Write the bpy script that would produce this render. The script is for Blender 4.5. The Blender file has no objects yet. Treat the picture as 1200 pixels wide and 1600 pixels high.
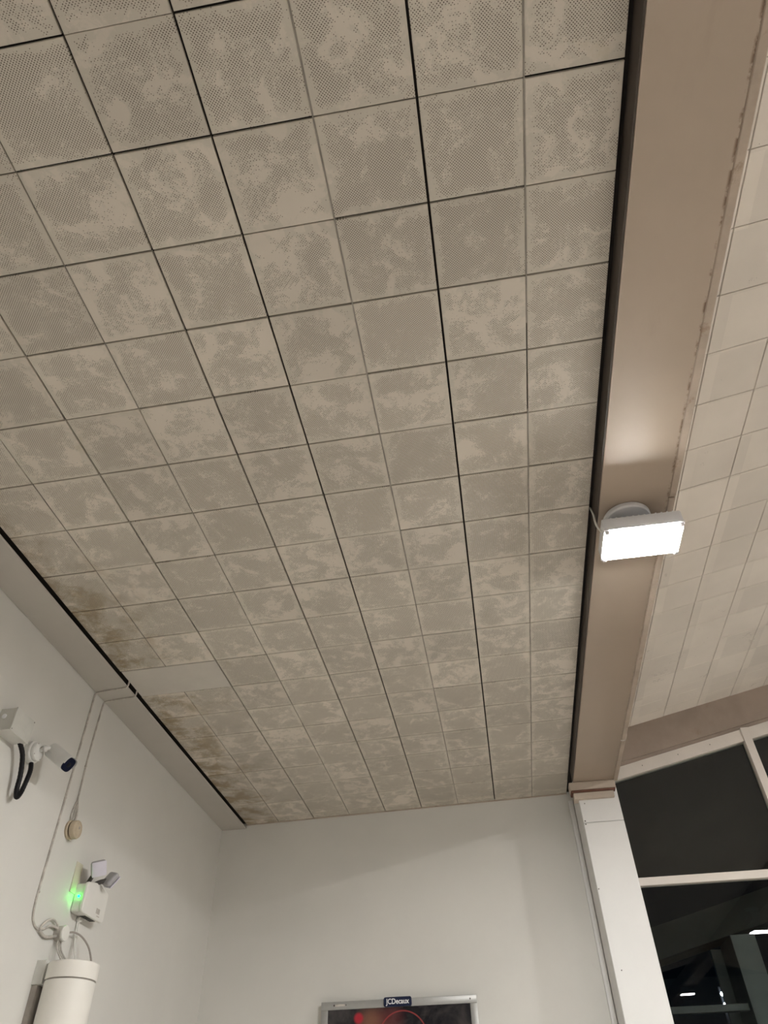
import bpy, bmesh, math, random
from mathutils import Vector, Matrix, Euler

# ------------------------------------------------------------------ camera, world, exposure
# units are metres, the camera stands at the origin 1.55 m above the floor; x right, y towards the end wall
scene = bpy.context.scene
C = scene.collection
cam_d = bpy.data.cameras.new('camera')
cam = bpy.data.objects.new('camera', cam_d)
C.objects.link(cam)
scene.camera = cam
cam_d.sensor_fit = 'VERTICAL'
cam_d.sensor_height = 36.0
cam_d.sensor_width = 27.0
cam_d.lens = 36.0 * 1105.876 / 1600.0
cam_d.clip_start = 0.02
_R = ((0.987693, 0.155086, -0.020287), (-0.120896, 0.674699, -0.728124), (-0.099234, 0.721616, 0.685145))
cam.matrix_world = Matrix(((_R[0][0], -_R[1][0], -_R[2][0], 0),
                           (_R[0][1], -_R[1][1], -_R[2][1], 0),
                           (_R[0][2], -_R[1][2], -_R[2][2], 0),
                           (0, 0, 0, 1)))
scene.view_settings.view_transform = 'Standard'
scene.view_settings.look = 'None'
scene.view_settings.gamma = 1.0
scene.view_settings.use_curve_mapping = False
scene.view_settings.exposure = 3.28

world = bpy.data.worlds.new('night')
scene.world = world
world.use_nodes = True
bg = world.node_tree.nodes['Background']
bg.inputs[0].default_value = (0.006, 0.012, 0.02, 1)      # night sky outside the glazing
bg.inputs[1].default_value = 0.01

LAMP_W = 62.0       # emission of the floodlight diffusers

# ------------------------------------------------------------------ dimensions
FLOOR = -1.55
XL = -2.255        # left wall face
YB = 5.88          # end wall face
YR = -12.0         # rear wall
XR = 7.4           # right wall
T = 0.30           # ceiling tile
CX0, CY0, CZ0, CTX = 0.0351, 0.6657, 2.2149, 0.018     # flat ceiling: tile corner, height, slight fall
RS, RX, RZ = 0.218, 1.0, 2.67                          # pitched ceiling: slope, z at x = RX
RIDGE = 4.1
def zl(x): return CZ0 + CTX * (x - CX0)
def zr(x): return RZ + RS * (x - RX)
rnd = random.Random(7)

# ------------------------------------------------------------------ node helpers
class NT:
    def __init__(s, name):
        s.m = bpy.data.materials.new(name); s.m.use_nodes = True
        s.t = s.m.node_tree; s.b = s.t.nodes['Principled BSDF']
    def n(s, kind, **kw):
        o = s.t.nodes.new(kind)
        for k, v in kw.items(): setattr(o, k, v)
        return o
    def put(s, sock, v):
        if hasattr(v, 'is_output') or isinstance(v, bpy.types.NodeSocket): s.t.links.new(v, sock)
        elif isinstance(v, (tuple, list)) and len(v) == 3 and sock.type == 'RGBA': sock.default_value = (*v, 1)
        else: sock.default_value = v
    def math(s, op, a, b=None, c=None, clamp=False):
        o = s.n('ShaderNodeMath', operation=op); o.use_clamp = clamp
        s.put(o.inputs[0], a)
        if b is not None: s.put(o.inputs[1], b)
        if c is not None: s.put(o.inputs[2], c)
        return o.outputs[0]
    def vmath(s, op, a, b=None):
        o = s.n('ShaderNodeVectorMath', operation=op); s.put(o.inputs[0], a)
        if b is not None:
            if op == 'SCALE': s.put(o.inputs[3], b)
            else: s.put(o.inputs[1], b)
        return o.outputs['Value' if op in ('LENGTH', 'DOT_PRODUCT') else 'Vector']
    def coord(s, kind='Object'): return s.n('ShaderNodeTexCoord').outputs[kind]
    def sep(s, v):
        o = s.n('ShaderNodeSeparateXYZ'); s.put(o.inputs[0], v); return o.outputs
    def comb(s, x, y, z=0.0):
        o = s.n('ShaderNodeCombineXYZ'); s.put(o.inputs[0], x); s.put(o.inputs[1], y); s.put(o.inputs[2], z); return o.outputs[0]
    def noise(s, vec, scale, detail=4, rough=0.6, dist=0.0, w=None):
        o = s.n('ShaderNodeTexNoise')
        if w is not None: o.noise_dimensions = '4D'; s.put(o.inputs['W'], w)
        s.put(o.inputs['Vector'], vec)
        o.inputs['Scale'].default_value = scale; o.inputs['Detail'].default_value = detail
        o.inputs['Roughness'].default_value = rough; o.inputs['Distortion'].default_value = dist
        return o.outputs[0]
    def white(s, vec):
        o = s.n('ShaderNodeTexWhiteNoise'); o.noise_dimensions = '2D'; s.put(o.inputs['Vector'], vec); return o.outputs['Value']
    def ramp(s, v, a, b, lo=0.0, hi=1.0):
        o = s.n('ShaderNodeMapRange'); o.interpolation_type = 'SMOOTHSTEP'
        s.put(o.inputs[0], v); s.put(o.inputs[1], a); s.put(o.inputs[2], b); s.put(o.inputs[3], lo); s.put(o.inputs[4], hi)
        return o.outputs[0]
    def mix(s, f, a, b, blend='MIX'):
        o = s.n('ShaderNodeMix', data_type='RGBA', blend_type=blend)
        s.put(o.inputs[0], f); s.put(o.inputs[6], a); s.put(o.inputs[7], b); return o.outputs[2]
    def bump(s, h, strength=0.3, dist=0.002):
        o = s.n('ShaderNodeBump'); o.inputs['Strength'].default_value = strength; o.inputs['Distance'].default_value = dist
        s.put(o.inputs['Height'], h); s.t.links.new(o.outputs[0], s.b.inputs['Normal'])
    def done(s, col=None, rough=0.6, metal=0.0, spec=0.5):
        if col is not None: s.put(s.b.inputs['Base Color'], col)
        s.put(s.b.inputs['Roughness'], rough); s.b.inputs['Metallic'].default_value = metal
        s.b.inputs['Specular IOR Level'].default_value = spec
        return s.m

def painted(name, col, rough=0.6, var=0.06, scale=3.0, bump=0.15, spec=0.3, dirt=None, fine=90.0, metal=0.0):
    k = NT(name); p = k.coord()
    a = k.noise(p, scale, 5, 0.6)
    v = k.ramp(a, 0.3, 0.7, 1 - var, 1 + var)
    c = k.mix(1.0, (*col,), k.comb(v, v, v), 'MULTIPLY')
    if dirt:
        d = k.ramp(k.noise(p, dirt[1], 6, 0.7, 0.4), dirt[2], dirt[2] + 0.14, 0, dirt[3])
        c = k.mix(d, c, dirt[0])
    if bump: k.bump(k.noise(p, fine, 3, 0.6), bump, 0.0015)
    return k.done(c, rough, metal, spec)

def tile_material(name, paint, porous, thresh, stain=True, hole_col=(0.13, 0.105, 0.085)):
    """perforated fibre tiles, over-painted so that the holes survive in patches"""
    k = NT(name); p = k.coord(); x, y, z = k.sep(p)
    u = k.math('DIVIDE', x, T); v = k.math('DIVIDE', y, T)
    cu = k.math('FLOOR', u); cv = k.math('FLOOR', v)
    cell = k.comb(cu, cv); rv = k.white(cell)
    fu = k.math('FRACT', u); fv = k.math('FRACT', v)
    eu = k.math('MINIMUM', fu, k.math('SUBTRACT', 1.0, fu)); ev = k.math('MINIMUM', fv, k.math('SUBTRACT', 1.0, fv))
    edge = k.math('MINIMUM', eu, ev)
    P = T / 33.0                       # holes on a diagonal grid
    hx = k.math('DIVIDE', k.math('ADD', x, y), P); hy = k.math('DIVIDE', k.math('SUBTRACT', x, y), P)
    ix = k.math('FLOOR', hx); iy = k.math('FLOOR', hy)
    dx = k.math('SUBTRACT', k.math('FRACT', hx), 0.5); dy = k.math('SUBTRACT', k.math('FRACT', hy), 0.5)
    r = k.vmath('LENGTH', k.comb(dx, dy))
    sx = k.math('MULTIPLY', k.math('ADD', ix, iy), P / 2); sy = k.math('MULTIPLY', k.math('SUBTRACT', ix, iy), P / 2)
    sp = k.comb(sx, sy)
    w = k.math('MULTIPLY', rv, 37.0)
    n1 = k.noise(sp, 9.0, 9, 0.68, 0.6, w)
    n2 = k.white(k.comb(ix, iy))
    bias = k.math('MULTIPLY', k.math('SUBTRACT', k.white(k.comb(cv, cu)), 0.5), 0.10)
    f = k.math('ADD', n1, bias)
    f = k.math('ADD', f, k.math('MULTIPLY', k.math('SUBTRACT', n2, 0.5), 0.10))
    f = k.math('SUBTRACT', f, k.ramp(edge, 0.0, 0.13, 0.16, 0.0))
    keep = k.ramp(f, thresh - 0.01, thresh + 0.02)
    size = k.ramp(f, thresh, thresh + 0.12, 0.19, 0.27)
    hole = k.math('MULTIPLY', k.math('LESS_THAN', r, size), keep)
    soft = k.noise(p, 9.0, 9, 0.68, 0.6, w)
    pm = k.ramp(k.math('ADD', soft, bias), thresh - 0.02, thresh + 0.03)
    c = k.mix(k.math('MULTIPLY', pm, 0.8), (*paint,), (*porous,))
    tv = k.ramp(rv, 0.0, 1.0, 0.95, 1.045)
    big = k.ramp(k.noise(p, 1.1, 4, 0.6), 0.3, 0.7, 0.94, 1.05)
    tb = k.math('MULTIPLY', tv, big)
    c = k.mix(1.0, c, k.comb(tb, tb, tb), 'MULTIPLY')
    if stain:
        # damp marks: tan blotches along the soffit and a few yellow rings elsewhere
        near = k.math('MULTIPLY', k.ramp(x, -2.15, -1.35, 1.0, 0.0), k.ramp(y, 0.6, 2.4, 0.1, 1.0))
        s1 = k.ramp(k.math('ADD', k.noise(p, 5.5, 6, 0.65, 0.3), k.math('MULTIPLY', near, 0.16)), 0.55, 0.74)
        c = k.mix(k.math('MULTIPLY', s1, k.math('MULTIPLY', near, 0.80)), c, (0.30, 0.225, 0.12))
        s2 = k.ramp(k.noise(p, 3.1, 5, 0.6, 0.5), 0.66, 0.76, 0.0, 0.35)
        c = k.mix(s2, c, (0.46, 0.40, 0.25))
    c = k.mix(hole, c, (*hole_col,))
    k.bump(k.math('SUBTRACT', k.noise(p, 60, 4, 0.6), k.math('MULTIPLY', pm, 0.35)), 0.25, 0.0015)
    return k.done(c, 0.85, 0, 0.15)

M = {}
M['tile'] = tile_material('perforated_tile', (0.655, 0.60, 0.525), (0.575, 0.54, 0.47), 0.435)
M['tile_right'] = tile_material('pitched_tile', (0.87, 0.815, 0.74), (0.82, 0.77, 0.695), 0.66, stain=False, hole_col=(0.22, 0.19, 0.16))
M['panel'] = painted('blank_panel', (0.56, 0.53, 0.48), 0.7, 0.03, 6, 0.1)
M['void'] = painted('roof_void', (0.022, 0.018, 0.016), 0.9, 0.1, 3, 0)
M['bead'] = painted('seam_filler', (0.30, 0.275, 0.24), 0.7, 0.2, 14, 0.2)
M['wall'] = painted('painted_plaster', (0.69, 0.68, 0.645), 0.55, 0.03, 1.2, 0.18, 0.3, ((0.5, 0.48, 0.44), 4.0, 0.66, 0.25), 60)
M['soffit'] = painted('soffit_paint', (0.50, 0.475, 0.435), 0.6, 0.04, 1.5, 0.12)
M['column'] = painted('column_paint', (0.77, 0.77, 0.76), 0.45, 0.02, 2.0, 0.08)
k = NT('beam_paint'); p = k.coord(); x_, y_, z_ = k.sep(p)
v = k.ramp(k.noise(p, 1.0, 5), 0.3, 0.7, 0.95, 1.05)
c = k.mix(1.0, (0.43, 0.353, 0.280), k.comb(v, v, v), 'MULTIPLY')
c = k.mix(k.ramp(k.noise(k.vmath('MULTIPLY', p, (3.0, 0.7, 1.0)), 1.6, 6, 0.7, 0.4), 0.62, 0.8, 0, 0.3), c, (0.33, 0.26, 0.19))
near = k.ramp(k.math('ABSOLUTE', k.math('SUBTRACT', x_, 0.932)), 0.002, 0.012, 1.0, 0.0)
run = k.ramp(k.noise(p, 22, 5, 0.7), 0.46, 0.60)
fade = k.ramp(y_, 2.2, 3.2, 1.0, 0.25)
c = k.mix(k.math('MULTIPLY', k.math('MULTIPLY', near, run), k.math('MULTIPLY', fade, 0.85)), c, (0.13, 0.075, 0.04))
k.bump(k.noise(p, 40, 3), 0.12, 0.0015)
M['beam'] = k.done(c, 0.45, 0, 0.35)
M['beam_trim'] = painted('beam_edge_paint', (0.45, 0.375, 0.305), 0.5, 0.12, 6.0, 0.2, 0.3, ((0.27, 0.18, 0.11), 9.0, 0.56, 0.6), 40)
M['fascia'] = painted('fascia_boards', (0.36, 0.295, 0.25), 0.55, 0.1, 3.0, 0.15, 0.3, ((0.28, 0.2, 0.15), 5.0, 0.6, 0.5), 60)
M['angle'] = painted('dark_strip', (0.075, 0.06, 0.05), 0.6, 0.15, 4, 0.1)  # dark brown of the thin strip on the beam's left side
M['rust'] = painted('rust_joint', (0.14, 0.065, 0.045), 0.8, 0.2, 20, 0.2)
M['cream'] = painted('cream_cap', (0.50, 0.43, 0.36), 0.6, 0.06, 8, 0.1)
M['frame'] = painted('window_frame_paint', (0.74, 0.69, 0.64), 0.45, 0.04, 5, 0.06)
M['floor'] = painted('floor_tiles', (0.57, 0.52, 0.47), 0.5, 0.08, 2, 0)
M['white'] = painted('white_plastic', (0.78, 0.77, 0.73), 0.4, 0.02, 6, 0.03, 0.4)
M['drum'] = painted('drum_enamel', (0.80, 0.78, 0.73), 0.4, 0.02, 2, 0.03, 0.4)
M['cable'] = painted('painted_cable', (0.50, 0.47, 0.43), 0.6, 0.25, 25, 0.2)
M['cable_grey'] = painted('grey_cable', (0.36, 0.33, 0.30), 0.5, 0.1, 20, 0)
M['aged'] = painted('aged_bell_plastic', (0.50, 0.42, 0.31), 0.45, 0.08, 30, 0.05)
M['aged_dark'] = painted('bell_seam', (0.10, 0.07, 0.05), 0.7, 0.1, 30, 0)
M['boxpaint'] = painted('camera_box_paint', (0.62, 0.62, 0.58), 0.45, 0.04, 12, 0.05, 0.4)
M['camwhite'] = painted('camera_shell', (0.72, 0.72, 0.70), 0.35, 0.02, 12, 0, 0.5)
M['black'] = painted('black_conduit', (0.008, 0.008, 0.010), 0.4, 0.1, 20, 0, 0.2)
M['navy'] = painted('camera_glass', (0.004, 0.006, 0.022), 0.3, 0.05, 5, 0, 0.12)
M['head'] = painted('lamp_head_lens', (0.62, 0.60, 0.68), 0.3, 0.03, 20, 0, 0.5)
M['headgrey'] = painted('lamp_head_shell', (0.36, 0.35, 0.36), 0.35, 0.04, 20, 0, 0.5)
M['darkgrey'] = painted('dark_grey_plastic', (0.07, 0.065, 0.06), 0.5, 0.05, 20, 0)
M['oldpaint'] = painted('old_cream_paint', (0.62, 0.59, 0.47), 0.6, 0.05, 9, 0.1)
M['silver'] = painted('brushed_aluminium', (0.40, 0.40, 0.39), 0.38, 0.03, 30, 0.03, 0.5, metal=0.35)
M['badge'] = painted('navy_badge', (0.008, 0.014, 0.045), 0.35, 0.05, 5, 0)
M['letter'] = painted('white_lettering', (0.85, 0.86, 0.88), 0.5, 0.01, 5, 0)
M['screw'] = painted('screw_head', (0.10, 0.09, 0.08), 0.5, 0.05, 20, 0)
M['housing'] = painted('flood_housing', (0.74, 0.74, 0.76), 0.35, 0.02, 10, 0, 0.5)
M['steel_out'] = painted('canopy_steel', (0.30, 0.33, 0.34), 0.5, 0.08, 2, 0)
M['steel_dark'] = painted('canopy_beam', (0.022, 0.030, 0.030), 0.5, 0.08, 2, 0)
M['asphalt'] = painted('asphalt', (0.03, 0.03, 0.032), 0.9, 0.1, 8, 0)

def emitter(name, col, strength):
    k = NT(name); p = k.coord()
    v = k.ramp(k.noise(p, 30, 2), 0.2, 0.8, 0.97, 1.03)
    k.put(k.b.inputs['Emission Color'], k.mix(1.0, (*col,), k.comb(v, v, v), 'MULTIPLY'))
    k.b.inputs['Emission Strength'].default_value = strength
    return k.done((*col,), 0.5)
M['lamp'] = emitter('flood_diffuser', (1.0, 0.985, 0.955), LAMP_W)
M['led'] = emitter('green_led', (0.0, 1.0, 0.04), 13.0)
M['outlamp'] = emitter('outdoor_lamp', (0.85, 0.95, 1.0), 12.0)

def glazing(name, ior):
    k = NT(name)
    k.b.inputs['Transmission Weight'].default_value = 1.0
    k.b.inputs['IOR'].default_value = ior
    k.bump(k.noise(k.coord(), 0.9, 1), 0.02, 0.01)
    return k.done((0.80, 0.86, 0.84), 0.0)
M['glass'] = glazing('glazing_upper', 1.44)
M['glass_low'] = glazing('glazing_lower', 1.27)

# ------------------------------------------------------------------ mesh helpers
def bbox(bm, lo, hi, bevel=0.0, seg=2, mat=None):
    """axis-aligned box, optional rounded edges, optional 4x4 placement"""
    lo, hi = Vector(lo), Vector(hi)
    r = bmesh.ops.create_cube(bm, size=1.0)
    vs = r['verts']
    for v in vs: v.co = Vector(((v.co.x + .5) * (hi.x - lo.x) + lo.x, (v.co.y + .5) * (hi.y - lo.y) + lo.y, (v.co.z + .5) * (hi.z - lo.z) + lo.z))
    if bevel:
        es = {e for v in vs for e in v.link_edges}
        out = bmesh.ops.bevel(bm, geom=list(es), offset=bevel, segments=seg, profile=0.5, affect='EDGES', clamp_overlap=True)
        vs = list({v for f in out['faces'] for v in f.verts} | {v for v in vs if v.is_valid})
    if mat is not None: bmesh.ops.transform(bm, matrix=mat, verts=vs)
    return vs

def frame_of(d, up=Vector((0, 0, 1))):
    d = Vector(d).normalized()
    a = up.cross(d)
    if a.length < 1e-4: a = Vector((1, 0, 0))
    a.normalize(); b = d.cross(a)
    return a, b, d

def lathe(bm, base, axis, prof, seg=40, cap=True):
    """profile [(radius, distance along the axis)] turned about an axis"""
    a, b, d = frame_of(axis); base = Vector(base); rings = []
    for r, h in prof:
        rings.append([bm.verts.new(base + d * h + (a * math.cos(t) + b * math.sin(t)) * r) for t in (2 * math.pi * i / seg for i in range(seg))])
    for q in range(len(rings) - 1):
        for i in range(seg):
            j = (i + 1) % seg
            bm.faces.new((rings[q][i], rings[q][j], rings[q + 1][j], rings[q + 1][i]))
    if cap:
        bm.faces.new(rings[0][::-1]); bm.faces.new(rings[-1])

def smooth_path(pts, n=8):
    P = [Vector(p) for p in pts]
    if len(P) < 3: return P
    out = []
    for i in range(len(P) - 1):
        p0 = P[max(i - 1, 0)]; p1 = P[i]; p2 = P[i + 1]; p3 = P[min(i + 2, len(P) - 1)]
        for s in range(n):
            t = s / n
            out.append(0.5 * ((2 * p1) + (p2 - p0) * t + (2 * p0 - 5 * p1 + 4 * p2 - p3) * t * t + (3 * p1 - p0 - 3 * p2 + p3) * t ** 3))
    out.append(P[-1]); return out

def tube(bm, pts, r, seg=10, smooth=True, n=8, wave=0.0):
    P = smooth_path(pts, n) if smooth else [Vector(p) for p in pts]
    rings = []; up = Vector((0.31, 0.17, 0.93)); a = None
    for i, p in enumerate(P):
        d = (P[min(i + 1, len(P) - 1)] - P[max(i - 1, 0)])
        if d.length < 1e-9: continue
        d.normalize()
        if a is None: a = up.cross(d).normalized()
        a = (a - d * a.dot(d)).normalized(); b = d.cross(a)
        rr = r * (1 + (wave if i % 2 else -wave))
        rings.append([bm.verts.new(p + (a * math.cos(t) + b * math.sin(t)) * rr) for t in (2 * math.pi * q / seg for q in range(seg))])
    for q in range(len(rings) - 1):
        for i in range(seg):
            j = (i + 1) % seg
            bm.faces.new((rings[q][i], rings[q][j], rings[q + 1][j], rings[q + 1][i]))
    bm.faces.new(rings[0][::-1]); bm.faces.new(rings[-1])

def prism(bm, poly, vec):
    """extrude a planar polygon (3-D points) along vec"""
    vec = Vector(vec); A = [bm.verts.new(Vector(p)) for p in poly]; B = [bm.verts.new(Vector(p) + vec) for p in poly]
    bm.faces.new(A[::-1]); bm.faces.new(B)
    for i in range(len(A)):
        j = (i + 1) % len(A); bm.faces.new((A[i], A[j], B[j], B[i]))

def obj(name, bm, mat, parent=None, smooth=True, origin=None):
    bmesh.ops.recalc_face_normals(bm, faces=bm.faces[:])
    off = Vector(origin) if origin is not None else (Vector(parent['_at']) if parent is not None and '_at' in parent.keys() else None)
    if off is not None: bmesh.ops.translate(bm, verts=bm.verts[:], vec=-off)
    me = bpy.data.meshes.new(name); bm.to_mesh(me); bm.free()
    if smooth:
        me.shade_smooth()
        me.set_sharp_from_angle(angle=math.radians(35))
    me.materials.append(mat if not isinstance(mat, str) else M[mat])
    o = bpy.data.objects.new(name, me); C.objects.link(o)
    if parent is not None:
        o.parent = parent
        if '_at' in parent.keys(): o['_at'] = list(parent['_at'])
    elif off is not None:
        o.location = off; o['_at'] = list(off)
    return o

def thing(name, label, cat, loc, group=None):
    o = bpy.data.objects.new(name, None); C.objects.link(o); o.location = loc; o.empty_display_size = 0.1
    o['_at'] = list(loc); o['label'] = label; o['category'] = cat
    if group: o['group'] = group
    return o
def tag(o, label, cat, group=None):
    o['label'] = label; o['category'] = cat
    if group: o['group'] = group
    return o
def struct(name, bm, mat, label=None, parent=None, origin=None, smooth=True):
    o = obj(name, bm, mat, parent, smooth, origin)
    if parent is None: o['kind'] = 'structure'
    if label: o['label'] = label
    return o
def B(*boxes):
    bm = bmesh.new()
    for b in boxes: bbox(bm, *b)
    return bm

# ------------------------------------------------------------------ the room shell
struct('floor', B(((XL - .2, YR - .2, FLOOR - .2), (XR + .2, YB + .2, FLOOR))), 'floor')
struct('wall_left', B(((XL - .2, YR, FLOOR), (XL, YB + .2, 2.6))), 'wall', 'white plastered side wall under the boxed soffit')
struct('wall_back', B(((XL, YB, FLOOR), (0.93, YB + .2, 2.6))), 'wall', 'pale plastered end wall below the tiled ceiling')
struct('wall_rear', B(((XL - .2, YR - .2, FLOOR), (XR + .2, YR, 3.8))), 'wall')
struct('wall_right', B(((XR, YR, FLOOR), (XR + .2, YB + .2, 3.8))), 'wall')
# low wall under the glazing
struct('wall_sill', B(((0.93, YB, FLOOR), (XR, YB + .2, -0.9))), 'wall')

# soffit box running along the left wall: a thin lower board with a dark recess above its lip
struct('trim_1', B(((XL, YR, 2.148), (-2.045, YB, 2.160), 0.003, 1), ((XL, YR, 2.16), (-2.20, YB, 2.5))), 'soffit',
       'boxed soffit along the top of the left wall')

# ---- flat ceiling: individual 30 cm tiles with open joints, in the plane's own coordinates
def tile_field(xs, ys, gx, gy, skip=lambda i, j: False, jit=0.0010):
    bm = bmesh.new()
    for i in range(len(xs) - 1):
        for j in range(len(ys) - 1):
            if skip(i, j): continue
            x0 = xs[i] + gx[i] / 2; x1 = xs[i + 1] - gx[i + 1] / 2
            y0 = ys[j] + gy(i, j) / 2; y1 = ys[j + 1] - gy(i, j + 1) / 2
            if x1 - x0 < .006 or y1 - y0 < .006: continue
            zs = [rnd.uniform(-jit, jit) for _ in range(4)]
            c = 0.0016
            pts = [(x0, y0), (x1, y0), (x1, y1), (x0, y1)]
            ins = [(x0 + c, y0 + c), (x1 - c, y0 + c), (x1 - c, y1 - c), (x0 + c, y1 - c)]
            lo = [bm.verts.new((p[0], p[1], z)) for p, z in zip(ins, zs)]
            mi = [bm.verts.new((p[0], p[1], z + c)) for p, z in zip(pts, zs)]
            hi = [bm.verts.new((p[0], p[1], 0.014)) for p in pts]
            bm.faces.new(lo[::-1]); bm.faces.new(hi)
            for q in range(4):
                w = (q + 1) % 4
                bm.faces.new((lo[q], lo[w], mi[w], mi[q])); bm.faces.new((mi[q], mi[w], hi[w], hi[q]))
    return bm

def place(o, m):
    o.matrix_world = m
    return o
XE0, XE1 = -2.040, 0.612
ci = list(range(-7, 3))
xs = [(i * T) for i in ci]                      # local x, from the tile corner at CX0
xs[0] = XE0 - CX0; xs[-1] = XE1 - CX0
strong = {-7: .004, -6: .004, -5: .0075, -4: .0040, -3: .0070, -2: .0072, -1: .0040, 0: .0080, 1: .0045, 2: .002}
gx = [strong[i] for i in ci]
j0 = -26
js = list(range(j0, 18))
ys = [j * T for j in js] + [YB - CY0 - 0.006]
gyr = {}
def gy(i, j):
    if (i, j) not in gyr:
        gyr[(i, j)] = rnd.choice((.0058, .0066, .0072, .0064, .0035, .0070, .0062, .0060))
    return gyr[(i, j)]
for (i, j) in ((3, 0), (4, -1 - j0)): gyr[(i, j)] = .0012
flat_m = Matrix.Translation((CX0, CY0, CZ0)) @ Matrix.Rotation(-math.atan(CTX), 4, 'Y')
blank = 9
o = struct('ceiling', tile_field(xs, ys, gx, gy, lambda i, j: js[j] == blank and i in (0, 1)), 'tile',
           'flat ceiling of square perforated tiles with patchy over-paint', smooth=False)
place(o, flat_m)
# the dark roof void behind the joints
o = struct('ceiling_void', B(((XL - CX0, ys[0], 0.0145), (0.66, ys[-1] + .05, 0.05))), 'void', smooth=False); place(o, flat_m)
# paint filler squeezed into the tight joints
bm = bmesh.new()
for c_ in (-6, -4, -1, 1):
    y = ys[0]
    while y < ys[-1]:
        L = rnd.uniform(.2, .5); 
        if rnd.random() < (.95 if c_ in (-1, 1) else .5):
            w_ = .0022 if c_ in (-1, 1) else .0012
            bbox(bm, (c_ * T - w_, y, -.0006), (c_ * T + w_, min(y + L, ys[-1]), .006))
        y += L
o = struct('trim_2', bm, 'bead', 'painted bead in the tight ceiling joints'); place(o, flat_m)
# blank replacement panel
bm = bmesh.new(); bbox(bm, (xs[0] + .006, blank * T + .002, -.001), (xs[2] - .003, blank * T + T - .003, .012), .001, 1)
o = tag(obj('ceiling_panel', bm, 'panel'), 'plain unperforated pale panel filling two tile spaces beside the soffit', 'ceiling panel'); place(o, flat_m)
# thin cover bead where the tiles meet the end wall
bm = bmesh.new(); bbox(bm, (xs[0], ys[-1] - .012, -.004), (xs[-1], ys[-1] + .005, .004), .001, 1)
o = struct('trim_3', bm, 'beam_trim', 'thin bead where the tiles meet the end wall'); place(o, flat_m)

# ---- pitched ceiling beyond the beam
rx0 = 1.0
pitch_m = Matrix.Translation((RX, 0, RZ)) @ Matrix.Rotation(-math.atan(RS), 4, 'Y')
sl = math.sqrt(1 + RS * RS)
ub = (1.524 - RX) * sl                      # joint line in plane coordinates
usr = [ub + T * q for q in range(-3, 9)]
usr[-1] = (RIDGE - RX) * sl
vsr = [1.785 + T * q for q in range(-30, 13)] + [5.36, 5.50, 5.66, 5.84]
vsr = [v for v in vsr if v <= 5.37 or v in (5.50, 5.66, 5.84)]
grr = {}
def gyr_(i, j):
    if (i, j) not in grr: grr[(i, j)] = rnd.choice((.0030, .0036, .0042, .0026, .0040))
    return grr[(i, j)]
def pitched(m):
    o = struct('ceiling', tile_field(usr, vsr, [.0045] * len(usr), gyr_, jit=.0008), 'tile_right', smooth=False)
    o.matrix_world = m
    o2 = struct('ceiling_void', B(((usr[0], vsr[0], .0145), (usr[-1] + .01, YB + .1, .06))), 'void', smooth=False)
    o2.matrix_world = m
    return o
o = pitched(pitch_m); o['label'] = 'pitched tiled ceiling rising to the right of the beam'
mirror = Matrix.Translation((RIDGE * 2, 0, 0)) @ Matrix.Scale(-1, 4, (1, 0, 0)) @ pitch_m
o = pitched(mirror)
# outer roof boards and gable fill closing the shell
struct('ceiling_boards', B(((XL - .2, YR, 2.72), (0.98, YB + .2, 2.76))), 'void')

# ---- the deep beam between flat and pitched ceiling
bm = bmesh.new(); bbox(bm, (0.634, YR, 2.150), (0.934, 5.50, 2.90), .006, 2)
struct('trim_4', bm, 'beam', 'deep beige beam between the two ceilings')
bm = bmesh.new()
bbox(bm, (0.9345, 2.40 - 14.4, 2.1515), (0.967, 2.396, 2.180), .004, 1)
bbox(bm, (0.9345, 2.402, 2.149), (0.966, 5.50, 2.180), .004, 1)
struct('trim_5', bm, 'beam_trim', 'stained edge strip along the right of the beam')
bm = bmesh.new()   # upright board above the strip, towards the pitched ceiling
bbox(bm, (0.9345, YR, 2.1805), (0.955, 5.50, 2.90))
struct('trim_6', bm, 'beam')
struct('trim_14', B(((0.627, YR, 2.1525), (0.6335, 5.46, 2.42), .001, 1)), 'angle', 'dark strip along the left face of the beam')  # separate dark strip added over the beam's own left face
# cap where the beam lands on the column
cap = struct('trim_7', B(((0.600, 5.462, 2.088), (0.938, 5.56, 2.149), .004, 1)), 'cream', 'cream cap at the foot of the beam')
struct('cap_joint', B(((0.605, 5.458, 2.071), (0.930, 5.56, 2.0875), .004, 2)), 'rust', parent=cap, label='rust-red joint')
struct('cap_board', B(((0.620, 5.468, 2.026), (0.915, 5.56, 2.0705), .003, 1)), 'cream', parent=cap)
# ---- column
bm = bmesh.new(); bbox(bm, (0.653, 5.50, FLOOR), (0.944, YB, 1.862), .004, 1); bbox(bm, (0.653, 5.50, 1.8645), (0.944, YB, 2.70), .004, 1)
struct('trim_8', bm, 'column', 'white column standing at the end of the beam')
bm = bmesh.new(); bbox(bm, (0.612, YB - .022, FLOOR), (0.650, YB, 2.165), .006, 2)
struct('trim_9', bm, 'column', 'pale strip in the corner between end wall and column')
bm = bmesh.new()
for z in (1.875, 1.852): lathe(bm, (0.668, 5.4995, z), (0, -1, 0), [(.005, 0), (.004, .002)], 10)
for x, z in ((0.700, 0.94), (.664, 1.42), (.690, 2.0)): lathe(bm, (x, 5.4995, z), (0, -1, 0), [(.004, 0), (.003, .002)], 10)
struct('trim_10', bm, 'screw', 'dark screw heads on the column face')

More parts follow.
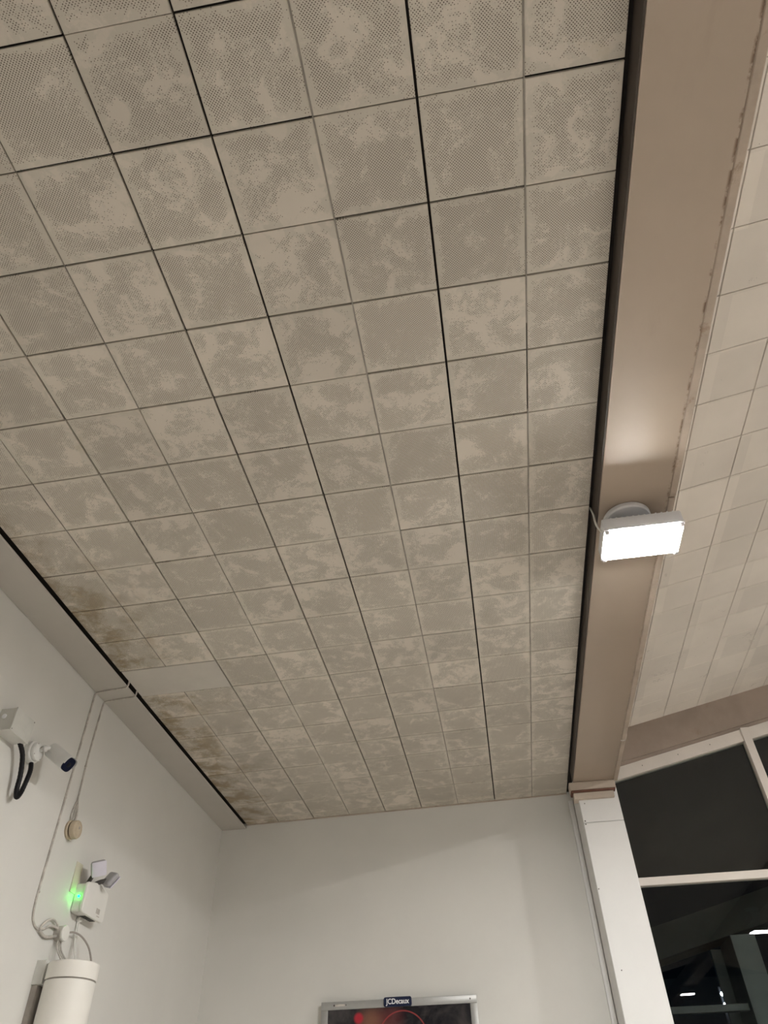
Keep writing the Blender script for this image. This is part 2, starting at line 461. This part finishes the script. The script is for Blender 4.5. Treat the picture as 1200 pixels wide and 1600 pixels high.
# ------------------------------------------------------------------ gable glazing
def head(x): return 2.286 + RS * (x - 1.0)        # underside of the sloping head rail
YW = 5.85                                          # frame face
def sloped(bm, x0, x1, dz0, dz1, y0, y1):
    prism(bm, [(x0, y0, head(x0) + dz0), (x1, y0, head(x1) + dz0), (x1, y0, head(x1) + dz1), (x0, y0, head(x0) + dz1)], (0, y1 - y0, 0))
def glass_mesh(bm, p):
    prism(bm, p, (0, .006, 0))
# fascia board over the glazing
bm = bmesh.new(); sloped(bm, .94, RIDGE, .122, .60, 5.83, 6.0)
sloped(bm, .94, RIDGE, .098, .122, 5.85, 6.0)
struct('trim_11', bm, 'fascia', 'brown fascia board sloping above the glazing')
bm = bmesh.new(); prism(bm, [(RIDGE, 5.83, head(RIDGE) + .1), (XR, 5.83, head(2 * RIDGE - XR) + .1), (XR, 5.83, 3.6), (RIDGE, 5.83, 3.6)], (0, .17, 0))
struct('trim_12', bm, 'fascia')
win = struct('window_1', B(((0.9445, YW, -0.9), (0.985, YW + .06, head(.96) - .002))), 'frame', 'dark gable window beside the column, divided by a pale transom')
bm = bmesh.new(); sloped(bm, .90, RIDGE, 0.0, .096, YW, YW + .07); struct('head_rail', bm, 'frame', parent=win)
bm = bmesh.new(); bbox(bm, (.90, YW, 1.512), (XR, YW + .06, 1.566), .002, 1); struct('transom', bm, 'frame', parent=win)
MX = [2.092, 3.24, 4.39, 5.54, 6.69]
for x in MX:
    zt = head(x) if x < RIDGE else head(2 * RIDGE - x)
    bm = bmesh.new(); bbox(bm, (x, YW - .018, -0.9), (x + .062, YW + .06, zt + .105), .002, 1); struct('mullion', bm, 'frame', parent=win)
bm = bmesh.new(); bbox(bm, (.93, YW, -.9), (XR, YW + .06, -.84), .002, 1); struct('bottom_rail', bm, 'frame', parent=win)
bm = bmesh.new()
for x in (1.25, 1.55, 1.82): lathe(bm, (x, YW - .0005, head(x) + .052), (0, -1, 0), [(.004, 0), (.003, .002)], 10)
struct('screw', bm, 'screw', parent=win)
edges = [.90] + MX + [XR]
for a, b in zip(edges[:-1], edges[1:]):
    bm = bmesh.new(); glass_mesh(bm, [(a + .03, YW + .035, -.85), (b + .03, YW + .035, -.85), (b + .03, YW + .035, 1.53), (a + .03, YW + .035, 1.53)])
    struct('lower_pane', bm, 'glass_low', parent=win)
    bm = bmesh.new()
    ha = head(a) if a < RIDGE else head(2 * RIDGE - a); hb = head(b) if b < RIDGE else head(2 * RIDGE - b)
    poly = [(a + .03, YW + .035, 1.55), (b + .03, YW + .035, 1.55), (b + .03, YW + .035, hb + .03)]
    if a < RIDGE < b: poly.append((RIDGE, YW + .035, head(RIDGE) + .03))
    poly.append((a + .03, YW + .035, ha + .03))
    glass_mesh(bm, poly); struct('upper_pane', bm, 'glass', parent=win)

# ridge beam and far posts of the wide bay (seen mirrored in the glass)
struct('trim_13', B(((RIDGE - .15, YR, 3.14), (RIDGE + .15, 5.83, 3.40))), 'beam')

# ------------------------------------------------------------------ floodlights
def flood(x, y, z, zm, label, cat='floodlight', rot=0.0):
    """small square-bodied floodlight under a round mounting plate at height zm; diffuser faces down at z"""
    t = thing('floodlight', label, cat, (x, y, zm))
    W, D = .168, .104
    bm = bmesh.new(); bbox(bm, (x - W, y - D, z + .004), (x + W, y + D, z + .062), .008, 2); hs = obj('housing', bm, 'housing', t)
    for q in range(-6, 7):
        bm = bmesh.new(); bbox(bm, (x + q * .024 - .003, y - D * .8, z + .0622), (x + q * .024 + .003, y + D * .8, z + .080)); obj('cooling_fin', bm, 'housing', hs)
    bm = bmesh.new(); bbox(bm, (x - W + .014, y - D + .012, z - .015), (x + W - .014, y + D - .012, z + .0035), .004, 2); obj('diffuser', bm, 'lamp', t, False)
    # rim round the diffuser
    bm = bmesh.new()
    bbox(bm, (x - W, y - D, z - .005), (x + W, y - D + .008, z + .0038)); bbox(bm, (x - W, y + D - .008, z - .005), (x + W, y + D, z + .0038))
    bbox(bm, (x - W, y - D + .008, z - .005), (x - W + .010, y + D - .008, z + .0038)); bbox(bm, (x + W - .010, y - D + .008, z - .005), (x + W, y + D - .008, z + .0038))
    obj('rim', bm, 'housing', t)
    for sx in (-1, 1):
        for sy in (-1, 1):
            bm = bmesh.new(); bbox(bm, (x + sx * (W - .013) - .009, y + sy * (D - .012) - .009, z - .018), (x + sx * (W - .013) + .009, y + sy * (D - .012) + .009, z - .0055), .003, 2)
            obj('corner_clip', bm, 'housing', t)
    bm = bmesh.new(); lathe(bm, (x - .03, y, zm - .028), (0, 0, 1), [(.098, 0), (.104, .006), (.104, .022), (.100, .0275)], 56); obj('mounting_plate', bm, 'housing', t)
    bm = bmesh.new(); bbox(bm, (x - .06, y - .03, z + .080), (x + .06, y + .03, zm - .0285), .004, 1); obj('bracket', bm, 'housing', t)
    return t
flood(0.789, 2.490, 2.004, 2.1495, 'lit white rectangular floodlight under the beige beam, glaring white')
flood(4.09, -2.10, 2.80, 3.1395, 'lit floodlight hanging under the ridge beam, mirrored in the glass at the right edge')
flood(4.05, -9.06, 3.02, 3.1395, 'lit floodlight furthest down the ridge beam, a small bright lozenge mirrored in the glass')
flood(4.09, 2.90, 2.80, 3.1395, 'lit floodlight on the ridge beam nearest the gable glazing')
bm = bmesh.new(); tube(bm, [(0.6195, 2.50, 2.24), (0.617, 2.47, 2.17), (0.609, 2.445, 2.11), (0.606, 2.425, 2.06), (0.611, 2.42, 2.035), (0.6195, 2.43, 2.03)], .0042)
tag(obj('cable', bm, 'white'), 'short white cable looping from the ceiling gap into the lit floodlight', 'cable')
bm = bmesh.new(); tube(bm, [(0.9705, YR + .5, 2.174), (0.9705, 2.0, 2.174), (0.9705, 4.60, 2.174), (0.9705, 4.72, 2.174), (.972, 4.78, 2.168), (.962, 4.80, 2.150), (.945, 4.80, 2.1445), (.930, 4.795, 2.1445)], .0035, n=4)
tag(obj('cable', bm, 'cable'), 'thin pale cable clipped along the right edge of the beige beam', 'cable')

# ------------------------------------------------------------------ left wall: security camera
t = thing('security_camera', 'white bullet security camera on a round base beside the grey box', 'security camera', (XL, 3.10, 1.59))
bm = bmesh.new(); lathe(bm, (XL + .001, 3.10, 1.59), (1, 0, 0), [(.052, 0), (.054, .004), (.054, .026), (.050, .031), (.046, .032), (.046, .044), (.042, .050), (.030, .054), (.012, .056)], 48); base = obj('base', bm, 'camwhite', t)
for a in (0.6, 2.2, 3.8, 5.4):
    bm = bmesh.new(); lathe(bm, (XL + .0475, 3.10 + .038 * math.cos(a), 1.59 + .038 * math.sin(a)), (1, 0, 0), [(.0035, 0), (.003, .005)], 10); obj('screw', bm, 'screw', base)
bm = bmesh.new(); tube(bm, [(XL + .055, 3.10, 1.595), (XL + .085, 3.115, 1.612), (XL + .098, 3.150, 1.612)], .0105); lathe(bm, (XL + .070, 3.102, 1.603), (.6, .4, .3), [(.016, 0), (.018, .006), (.016, .016)], 24); obj('arm', bm, 'camwhite', t)
P0 = Vector((XL + .080, 3.158, 1.618)); P1 = Vector((XL + .196, 3.152, 1.534)); ax = (P1 - P0).normalized(); LB = (P1 - P0).length
sd = Vector((0, 0, 1)).cross(ax).normalized(); upv = ax.cross(sd)
def ring(s, h, r, sx=1.0, n=28, sq=3.2):
    out = []
    for i in range(n):
        a = 2 * math.pi * i / n; ca, sa = math.cos(a), math.sin(a)
        rr = r / ((abs(ca) ** sq + abs(sa) ** sq) ** (1 / sq))
        out.append(P0 + ax * h + sd * ca * rr * sx + upv * sa * rr)
    return out
def loft(bm, rings):
    V = [[bm.verts.new(p) for p in r] for r in rings]
    for q in range(len(V) - 1):
        n = len(V[q])
        for i in range(n): bm.faces.new((V[q][i], V[q][(i + 1) % n], V[q + 1][(i + 1) % n], V[q + 1][i]))
    bm.faces.new(V[0][::-1]); bm.faces.new(V[-1])
bm = bmesh.new(); loft(bm, [ring(0, -.012, .018), ring(0, -.006, .030), ring(0, .004, .0355), ring(0, LB - .004, .0365), ring(0, LB, .035)]); body = obj('body', bm, 'camwhite', t)
bm = bmesh.new(); loft(bm, [ring(0, LB + .0004, .0345), ring(0, LB + .005, .0345), ring(0, LB + .007, .032)]); obj('front_glass', bm, 'navy', t)
bm = bmesh.new(); q = P1 + ax * .0068; lathe(bm, q, ax, [(.012, 0), (.012, .0015), (.009, .0025)], 24); obj('lens', bm, 'black', t)
bm = bmesh.new()   # sun shield wrapping the top and sides
seg = []
for i in range(17):
    a = math.radians(-8 + 196 * i / 16); ca, sa = math.cos(a), math.sin(a); sq = 3.2
    rr = 1 / ((abs(ca) ** sq + abs(sa) ** sq) ** (1 / sq)); seg.append((ca * rr, sa * rr))
for r0, r1 in ((.0385, .0405),):
    grid = []
    for h in (.006, LB + .012):
        for r in (r0, r1): grid.append([bm.verts.new(P0 + ax * h + sd * c * r + upv * s * r) for c, s in seg])
    g00, g01, g10, g11 = grid; n = len(seg)
    for i in range(n - 1):
        bm.faces.new((g01[i], g01[i + 1], g11[i + 1], g11[i])); bm.faces.new((g00[i], g10[i], g10[i + 1], g00[i + 1]))
        bm.faces.new((g00[i], g00[i + 1], g01[i + 1], g01[i])); bm.faces.new((g10[i], g11[i], g11[i + 1], g10[i + 1]))
    bm.faces.new((g00[0], g01[0], g11[0], g10[0])); bm.faces.new((g00[-1], g10[-1], g11[-1], g01[-1]))
obj('sun_shield', bm, 'camwhite', t)
bm = bmesh.new(); tube(bm, [(XL + .045, 2.945, 1.566), (XL + .052, 2.985, 1.52), (XL + .05, 3.02, 1.44), (XL + .046, 3.035, 1.375), (XL + .044, 3.055, 1.347), (XL + .044, 3.075, 1.375), (XL + .046, 3.085, 1.44), (XL + .045, 3.090, 1.49), (XL + .035, 3.092, 1.528)], .0115, 14, n=9, wave=.035)
tag(obj('conduit', bm, 'black'), 'black flexible conduit hanging in a loop under the grey box', 'conduit')

# junction box behind the camera
t = thing('junction_box', 'grey metal box on the left wall at the edge of the photo', 'junction box', (XL, 2.87, 1.61))
bm = bmesh.new(); bbox(bm, (XL + .0005, 2.795, 1.560), (XL + .078, 2.950, 1.670), .002, 1); obj('body', bm, 'boxpaint', t)
bm = bmesh.new(); bbox(bm, (XL + .0785, 2.793, 1.557), (XL + .086, 2.952, 1.673), .002, 1); lid = obj('lid', bm, 'boxpaint', t)
for y, z in ((2.800, 1.566), (2.945, 1.666)):
    bm = bmesh.new(); lathe(bm, (XL + .0855, y, z), (1, 0, 0), [(.003, 0), (.002, .002)], 10); obj('screw', bm, 'screw', lid)
bm = bmesh.new(); lathe(bm, (XL + .028, 2.7955, 1.630), (0, -1, 0), [(.012, 0), (.012, .003), (.009, .005)], 20); obj('plug', bm, 'letter', t)

# ------------------------------------------------------------------ painted cables on the left wall
bm = bmesh.new()
tube(bm, [(-2.038, 3.487, 2.20), (-2.039, 3.487, 2.165), (-2.048, 3.488, 2.1455), (-2.085, 3.492, 2.1435), (-2.150, 3.50, 2.1435), (-2.215, 3.507, 2.1435), (-2.243, 3.509, 2.138), (-2.250, 3.510, 2.115), (-2.2505, 3.510, 2.05), (-2.2505, 3.510, 1.76), (-2.2505, 3.510, 1.40), (-2.2505, 3.508, 1.08), (-2.2505, 3.512, 1.00), (-2.2505, 3.525, .950), (-2.250, 3.556, .924), (-2.248, 3.592, .914)], .0055)
tag(obj('cable', bm, 'cable'), 'long pale cable dropping from the soffit to the round junction, left of the two', 'cable')
bm = bmesh.new()
tube(bm, [(-2.038, 3.600, 2.20), (-2.039, 3.600, 2.165), (-2.048, 3.601, 2.1455), (-2.085, 3.605, 2.1435), (-2.150, 3.612, 2.1435), (-2.215, 3.62, 2.1435), (-2.243, 3.622, 2.138), (-2.250, 3.623, 2.115), (-2.2505, 3.622, 2.05), (-2.2505, 3.618, 1.80), (-2.2505, 3.628, 1.60), (-2.2505, 3.632, 1.555), (-2.249, 3.650, 1.515), (-2.246, 3.657, 1.475), (-2.244, 3.650, 1.445)], .0050)
tube(bm, [(-2.2505, 3.632, 1.556), (-2.249, 3.616, 1.515), (-2.247, 3.606, 1.475), (-2.246, 3.612, 1.440), (-2.244, 3.63, 1.43)], .0040)
tube(bm, [(-2.2505, 3.632, 1.550), (-2.247, 3.633, 1.50), (-2.246, 3.632, 1.45)], .0035)
tag(obj('cable', bm, 'cable'), 'pale cable dropping from the soffit and splitting above the round bell', 'cable')
# clips
for y, z, lab in ((3.510, 1.95, 'painted clip on the left-hand pale cable just under the soffit'), (3.510, 1.52, 'painted clip on the left-hand pale cable level with the top of the bell'),
                  (3.510, 1.06, 'painted clip on the left-hand pale cable low down by the bend above the drum'), (3.619, 1.74, 'painted clip on the pale cable that leads to the round bell')):
    bm = bmesh.new(); bbox(bm, (XL, y - .007, z - .005), (XL + .0105, y + .007, z + .005), .002, 1)
    tag(obj('cable_clip', bm, 'cable'), lab, 'cable clip', 'clips on the wall cables')

# bell
t = thing('bell', 'round aged cream bell below the pale cable on the left wall', 'bell', (XL, 3.635, 1.395))
bm = bmesh.new(); lathe(bm, (XL, 3.635, 1.395), (1, 0, 0), [(.047, 0), (.049, .004), (.049, .012), (.045, .016)], 48); obj('back_plate', bm, 'aged', t)
bm = bmesh.new(); lathe(bm, (XL + .0165, 3.635, 1.395), (1, 0, 0), [(.040, 0), (.040, .006)], 48); obj('seam', bm, 'aged_dark', t)
bm = bmesh.new(); lathe(bm, (XL + .023, 3.635, 1.395), (1, 0, 0), [(.044, 0), (.0465, .003), (.0465, .022), (.044, .027), (.038, .029), (.036, .0275), (.030, .0275), (.026, .030), (.012, .031), (.003, .030)], 48); obj('cover', bm, 'aged', t)
bm = bmesh.new(); lathe(bm, (XL + .0535, 3.640, 1.405), (1, 0, 0), [(.008, 0), (.007, .002)], 20); obj('boss', bm, 'cable_grey', t)

# emergency light
t = thing('emergency_light', 'white twin-head emergency light with a green indicator on the left wall', 'emergency light', (XL, 3.96, 1.05))
def rounded_plate(bm, x0, x1, y0, y1, z0, z1, r, top=0.0, n=6):
    pts = []
    def arc(cy, cz, a0):
        for i in range(n + 1):
            a = a0 + math.pi / 2 * i / n; pts.append((cy + r * math.cos(a), cz + r * math.sin(a)))
    arc(y1 - r, z1 - r, 0); 
    for i in range(1, 8):
        f = i / 8; pts.append((y1 - r + (y0 - y1 + 2 * r) * f, z1 + top * math.sin(math.pi * f)))
    arc(y0 + r, z1 - r, math.pi / 2); arc(y0 + r, z0 + r, math.pi); arc(y1 - r, z0 + r, 1.5 * math.pi)
    prism(bm, [(x0, a, b) for a, b in pts], (x1 - x0, 0, 0))
bm = bmesh.new(); rounded_plate(bm, XL + .0045, XL + .052, 3.845, 4.078, 1.052, 1.190, .012, .012); obj('housing', bm, 'white', t)
bm = bmesh.new(); rounded_plate(bm, XL + .0525, XL + .072, 3.838, 4.086, 1.046, 1.196, .018, .016)
cv_ = obj('front_cover', bm, 'white', t)
bv = cv_.modifiers.new('soft', 'BEVEL'); bv.width = .005; bv.segments = 3; bv.limit_method = 'ANGLE'
bm = bmesh.new()
for q in range(7): bbox(bm, (XL + .014, 3.93 + q * .018, 1.0495), (XL + .046, 3.938 + q * .018, 1.0515))
obj('vent_slots', bm, 'darkgrey', t)
bm = bmesh.new(); bbox(bm, (XL + .0722, 3.985, 1.075), (XL + .0727, 4.025, 1.100)); bbox(bm, (XL + .0722, 4.0, 1.062), (XL + .0727, 4.03, 1.067)); obj('printed_mark', bm, 'cable', t)
bm = bmesh.new(); lathe(bm, (XL + .030, 3.8447, 1.125), (0, -1, 0), [(.0055, 0), (.0050, .003), (.003, .0045)], 16); obj('indicator', bm, 'led', t, False)
bm = bmesh.new(); bbox(bm, (XL, 3.790, 1.135), (XL + .004, 3.86, 1.285), .001, 1); obj('backing_strip', bm, 'oldpaint', t)
def lamp_head(c, n, up, name='lamp_head', lens='head', s=.0395):
    n = Vector(n).normalized(); a = Vector(up).cross(n).normalized(); b = n.cross(a); c = Vector(c)
    mt = Matrix((( a.x, b.x, n.x, c.x), (a.y, b.y, n.y, c.y), (a.z, b.z, n.z, c.z), (0, 0, 0, 1)))
    bm = bmesh.new(); bbox(bm, (-s, -s, -.026), (s, s, .008), .0145, 4, mt); h = obj(name, bm, 'headgrey', t)
    bm = bmesh.new(); bbox(bm, (-s + .002, -s + .002, .0085), (s - .002, s - .002, .015), .0032, 2, mt); obj('lens', bm, lens, h)
    return mt
lamp_head((XL + .105, 3.850, 1.258), (.62, -.62, -.42), (0.06, -.55, .8))
lamp_head((XL + .120, 3.985, 1.235), (.30, .75, -.45), (.35, 0, 1))
bm = bmesh.new(); tube(bm, [(XL + .04, 3.885, 1.195), (XL + .06, 3.875, 1.222), (XL + .085, 3.862, 1.245)], .011); obj('knuckle', bm, 'darkgrey', t)
bm = bmesh.new(); tube(bm, [(XL + .04, 3.935, 1.198), (XL + .070, 3.95, 1.218), (XL + .1, 3.972, 1.232)], .012); obj('knuckle', bm, 'darkgrey', t)
# cables from the light into the drum
bm = bmesh.new(); bbox(bm, (XL + .002, 3.925, 1.028), (XL + .022, 3.958, 1.0445), .004, 2)
for d in (0, .016): tube(bm, [(XL + .010, 3.934 + d, 1.03), (XL + .012, 3.936 + d, .98), (XL + .03, 3.930 + d, .90), (XL + .07, 3.90 + d, .835), (XL + .09, 3.88 + d, .790)], .0042)
tag(obj('cable', bm, 'white'), 'pair of straight white cables from the emergency light down into the drum', 'cable')

# round junction with its looping cables
t = thing('junction_box', 'small round grey-white junction above the drum with cables looping from it', 'junction box', (XL, 3.775, .935))
bm = bmesh.new(); lathe(bm, (XL + .001, 3.775, .935), (1, 0, 0), [(.033, 0), (.034, .003), (.034, .034), (.031, .037)], 36); obj('base', bm, 'cable', t)
bm = bmesh.new(); lathe(bm, (XL + .0375, 3.775, .935), (1, 0, 0), [(.0345, 0), (.036, .003), (.036, .010), (.033, .014), (.004, .015)], 36); obj('lid', bm, 'white', t)
for off, r in ((0.004, .0062), (.034, .0052)):
    bm = bmesh.new(); tube(bm, [(XL + .008, 3.600, .915 + off * .1), (XL + .010, 3.635, .922 + off), (XL + .014, 3.68, .945 + off), (XL + .016, 3.73, .950 + off * .6), (XL + .016, 3.750, .948)], r); obj('cable_loop', bm, 'cable', t)
bm = bmesh.new(); tube(bm, [(XL + .008, 3.600, .912), (XL + .012, 3.65, .897), (XL + .016, 3.70, .905), (XL + .018, 3.745, .918)], .0068); obj('cable_loop', bm, 'cable', t)
bm = bmesh.new(); tube(bm, [(XL + .03, 3.808, .944), (XL + .035, 3.88, .962), (XL + .045, 3.955, .955), (XL + .07, 4.00, .915), (XL + .115, 3.975, .845), (XL + .13, 3.96, .790)], .0048); obj('tail', bm, 'cable_grey', t)
for y0, y1, rr in ((3.79, 3.80, .0045), (3.765, 3.735, .0035), (3.778, 3.765, .003)):
    bm = bmesh.new(); tube(bm, [(XL + .025, y0, .905), (XL + .04, (y0 + y1) / 2, .86), (XL + .10, y1, .79)], rr); obj('tail', bm, 'cable', t)

# drum
DX, DY, DR = XL + .155, 3.745, .117
t = thing('drum', 'white cylindrical drum on the left wall with cables entering its top', 'drum', (DX, DY, -.10))
bm = bmesh.new(); lathe(bm, (DX, DY, -.10), (0, 0, 1), [(DR * .97, 0), (DR, .01), (DR, .812)], 72); obj('body', bm, 'drum', t)
bm = bmesh.new(); lathe(bm, (DX, DY, .7125), (0, 0, 1), [(DR - .004, 0), (DR - .004, .006)], 72); obj('groove', bm, 'cable_grey', t)
bm = bmesh.new(); lathe(bm, (DX, DY, .719), (0, 0, 1), [(DR + .002, 0), (DR + .003, .004), (DR + .003, .066), (DR - .001, .070), (DR - .006, .070), (DR - .008, .056), (.02, .056)], 72); obj('collar', bm, 'drum', t)
bm = bmesh.new(); bbox(bm, (XL, 3.668, .70), (XL + .050, 3.80, .800), .002, 1); obj('wall_bracket', bm, 'boxpaint', t)
bm = bmesh.new(); bbox(bm, (XL, 3.676, -.15), (XL + .030, 3.80, .6995), .002, 1); obj('backing_rail', bm, 'cable_grey', t)

# ------------------------------------------------------------------ poster display on the end wall
PX0, PX1, PZ1, PZ0 = -1.340, -.256, .904, -.82
YP = YB - .055
t = thing('poster_display', 'silver framed poster case with a dark poster on the end wall', 'poster case', ((PX0 + PX1) / 2, YB, PZ0))
bm = bmesh.new(); bbox(bm, (PX0 + .004, YP + .012, PZ0 + .004), (PX1 - .004, YB, PZ1 - .004), .003, 1); obj('case', bm, 'silver', t)
fw = .048
fr = obj('frame', B(((PX0, YP, PZ1 - fw), (PX1, YP + .0115, PZ1), .003, 2), ((PX0, YP, PZ0), (PX1, YP + .0115, PZ0 + fw), .003, 2),
                    ((PX0, YP, PZ0 + fw + .0005), (PX0 + fw, YP + .0115, PZ1 - fw - .0005), .003, 2), ((PX1 - fw, YP, PZ0 + fw + .0005), (PX1, YP + .0115, PZ1 - fw - .0005), .003, 2)), 'silver', t)
k = NT('poster_print'); x, y, z = k.sep(k.coord())
cx, cz = (PX0 + PX1) / 2, PZ0            # object origin
X_ = k.math('ADD', x, cx); Z_ = k.math('ADD', z, cz)
def blob(px, pz, r0, r1, sx=1.0):
    d = k.vmath('LENGTH', k.comb(k.math('MULTIPLY', k.math('SUBTRACT', X_, px), sx), k.math('SUBTRACT', Z_, pz)))
    return k.ramp(d, r0, r1, 1.0, 0.0), d
dk = k.ramp(k.noise(k.comb(X_, Z_), 5, 5, 0.6, 0.6), 0.4, 0.7)
c = k.mix(dk, (0.010, 0.010, 0.014), (0.05, 0.045, 0.045))
b1, _ = blob(-.99, .78, .01, .13); c = k.mix(k.math('MULTIPLY', b1, .55), c, (0.30, 0.13, 0.08))
b3, _ = blob(-.86, .79, .01, .14); c = k.mix(k.math('MULTIPLY', b3, .35), c, (0.22, 0.04, 0.04))
_, d2 = blob(-.772, .675, 0, 1, 0.95)
arc_ = k.math('MULTIPLY', k.ramp(k.math('ABSOLUTE', k.math('SUBTRACT', d2, .158)), .0015, .006, 0.8, 0.0), k.ramp(Z_, .60, .68))
c = k.mix(arc_, c, (0.30, 0.05, 0.05))
b2, _ = blob(-1.075, .802, .018, .042); c = k.mix(b2, c, (0.36, 0.02, 0.035))
mat = k.done(c, 0.15, 0, 0.5); k.put(k.b.inputs['Emission Color'], c); k.b.inputs['Emission Strength'].default_value = 0.01
bm = bmesh.new(); bbox(bm, (PX0 + fw - .004, YP + .0055, PZ0 + fw - .004), (PX1 - fw + .004, YP + .0115, PZ1 - fw + .004)); obj('poster', bm, mat, t, False)
# badge with lettering
BX, BZ = -.800, PZ1 - .020
bm = bmesh.new(); pts = []
for qx, qz, a0 in ((1, 1, 0), (-1, 1, 90), (-1, -1, 180), (1, -1, 270)):
    for i in range(7):
        a = math.radians(a0 + 15 * i); pts.append((BX + qx * .084 + .013 * math.cos(a), YP - .0005, BZ + qz * .015 + .013 * math.sin(a)))
prism(bm, pts, (0, -.0115, 0)); bd = obj('badge', bm, 'badge', t)
def text_mesh(s, size, bold, loc, mat, parent, name='lettering', squeeze=1.0):
    cu = bpy.data.curves.new('text', 'FONT'); cu.body = s; cu.size = size; cu.align_x = 'CENTER'; cu.align_y = 'CENTER'; cu.offset = bold; cu.extrude = .0006; cu.space_character = .98
    to = bpy.data.objects.new('text', cu); C.objects.link(to)
    dg = bpy.context.evaluated_depsgraph_get(); me = bpy.data.meshes.new_from_object(to.evaluated_get(dg))
    bpy.data.objects.remove(to)
    bm = bmesh.new(); bm.from_mesh(me)
    bmesh.ops.transform(bm, matrix=Matrix.Translation(loc) @ Matrix.Rotation(math.pi / 2, 4, 'X') @ Matrix.Scale(squeeze, 4, (1, 0, 0)), verts=bm.verts[:])
    return obj(name, bm, mat, parent, False)
text_mesh('JCDecaux', .044, .0007, (BX, YP - .0135, BZ + .001), 'letter', bd, squeeze=.90)
bm = bmesh.new(); bbox(bm, (PX0 + .10, YP - .0008, PZ1 - .029), (PX0 + .17, YP - .0002, PZ1 - .017)); obj('small_mark', bm, 'cable', t)
for lx, lr in ((PX0 + .092, .006), (PX0 + .176, .004), (PX1 - .045, .006)):
    bm = bmesh.new(); lathe(bm, (lx, YP - .0002, PZ1 - .023), (0, -1, 0), [(lr, 0), (lr, .001)], 12); obj('lock', bm, 'screw', t)

# ------------------------------------------------------------------ outside the glazing
struct('ground', B(((-6, YB + .25, FLOOR - .3), (16, 40, FLOOR - .1))), 'asphalt')
t = thing('canopy_frame', 'dark grey steel canopy frame outside, seen through the lower pane', 'canopy', (2.44, 9.2, FLOOR - .1))
obj('column', B(((2.33, 9.0, FLOOR - .1), (2.58, 9.55, 1.80), .004, 1)), 'steel_out', t)
obj('edge_flange', B(((2.22, 9.56, FLOOR - .1), (2.60, 9.60, 1.78), .004, 1)), 'steel_out', t)
bm = bmesh.new(); prism(bm, [(-.5, 9.0, 1.12), (2.34, 9.0, 1.80), (4.4, 9.0, 2.28), (4.4, 9.0, 2.62), (2.34, 9.0, 2.10), (-.5, 9.0, 1.42)], (0, .5, 0)); obj('rafter', bm, 'steel_dark', t)
obj('rail', B(((-.4, 9.1, 1.155), (2.329, 9.2, 1.215), .003, 1)), 'steel_out', t)
t = thing('street_lamp', 'distant pole carrying two small round white lights in the dark outside', 'street lamp', (4.53, 19.7, FLOOR - .1))
bm = bmesh.new(); tube(bm, [(4.53, 19.7, FLOOR - .1), (4.53, 19.7, 2.95)], .03, smooth=False); obj('pole', bm, 'black', t)
for z in (2.60, 2.80):
    bm = bmesh.new(); lathe(bm, (4.53, 19.52, z), (0, 1, 0), [(.03, 0), (.04, .02), (.04, .05), (.03, .07)], 20); obj('lantern', bm, 'outlamp', t)

for o in bpy.data.objects:
    if '_at' in o.keys(): del o['_at']
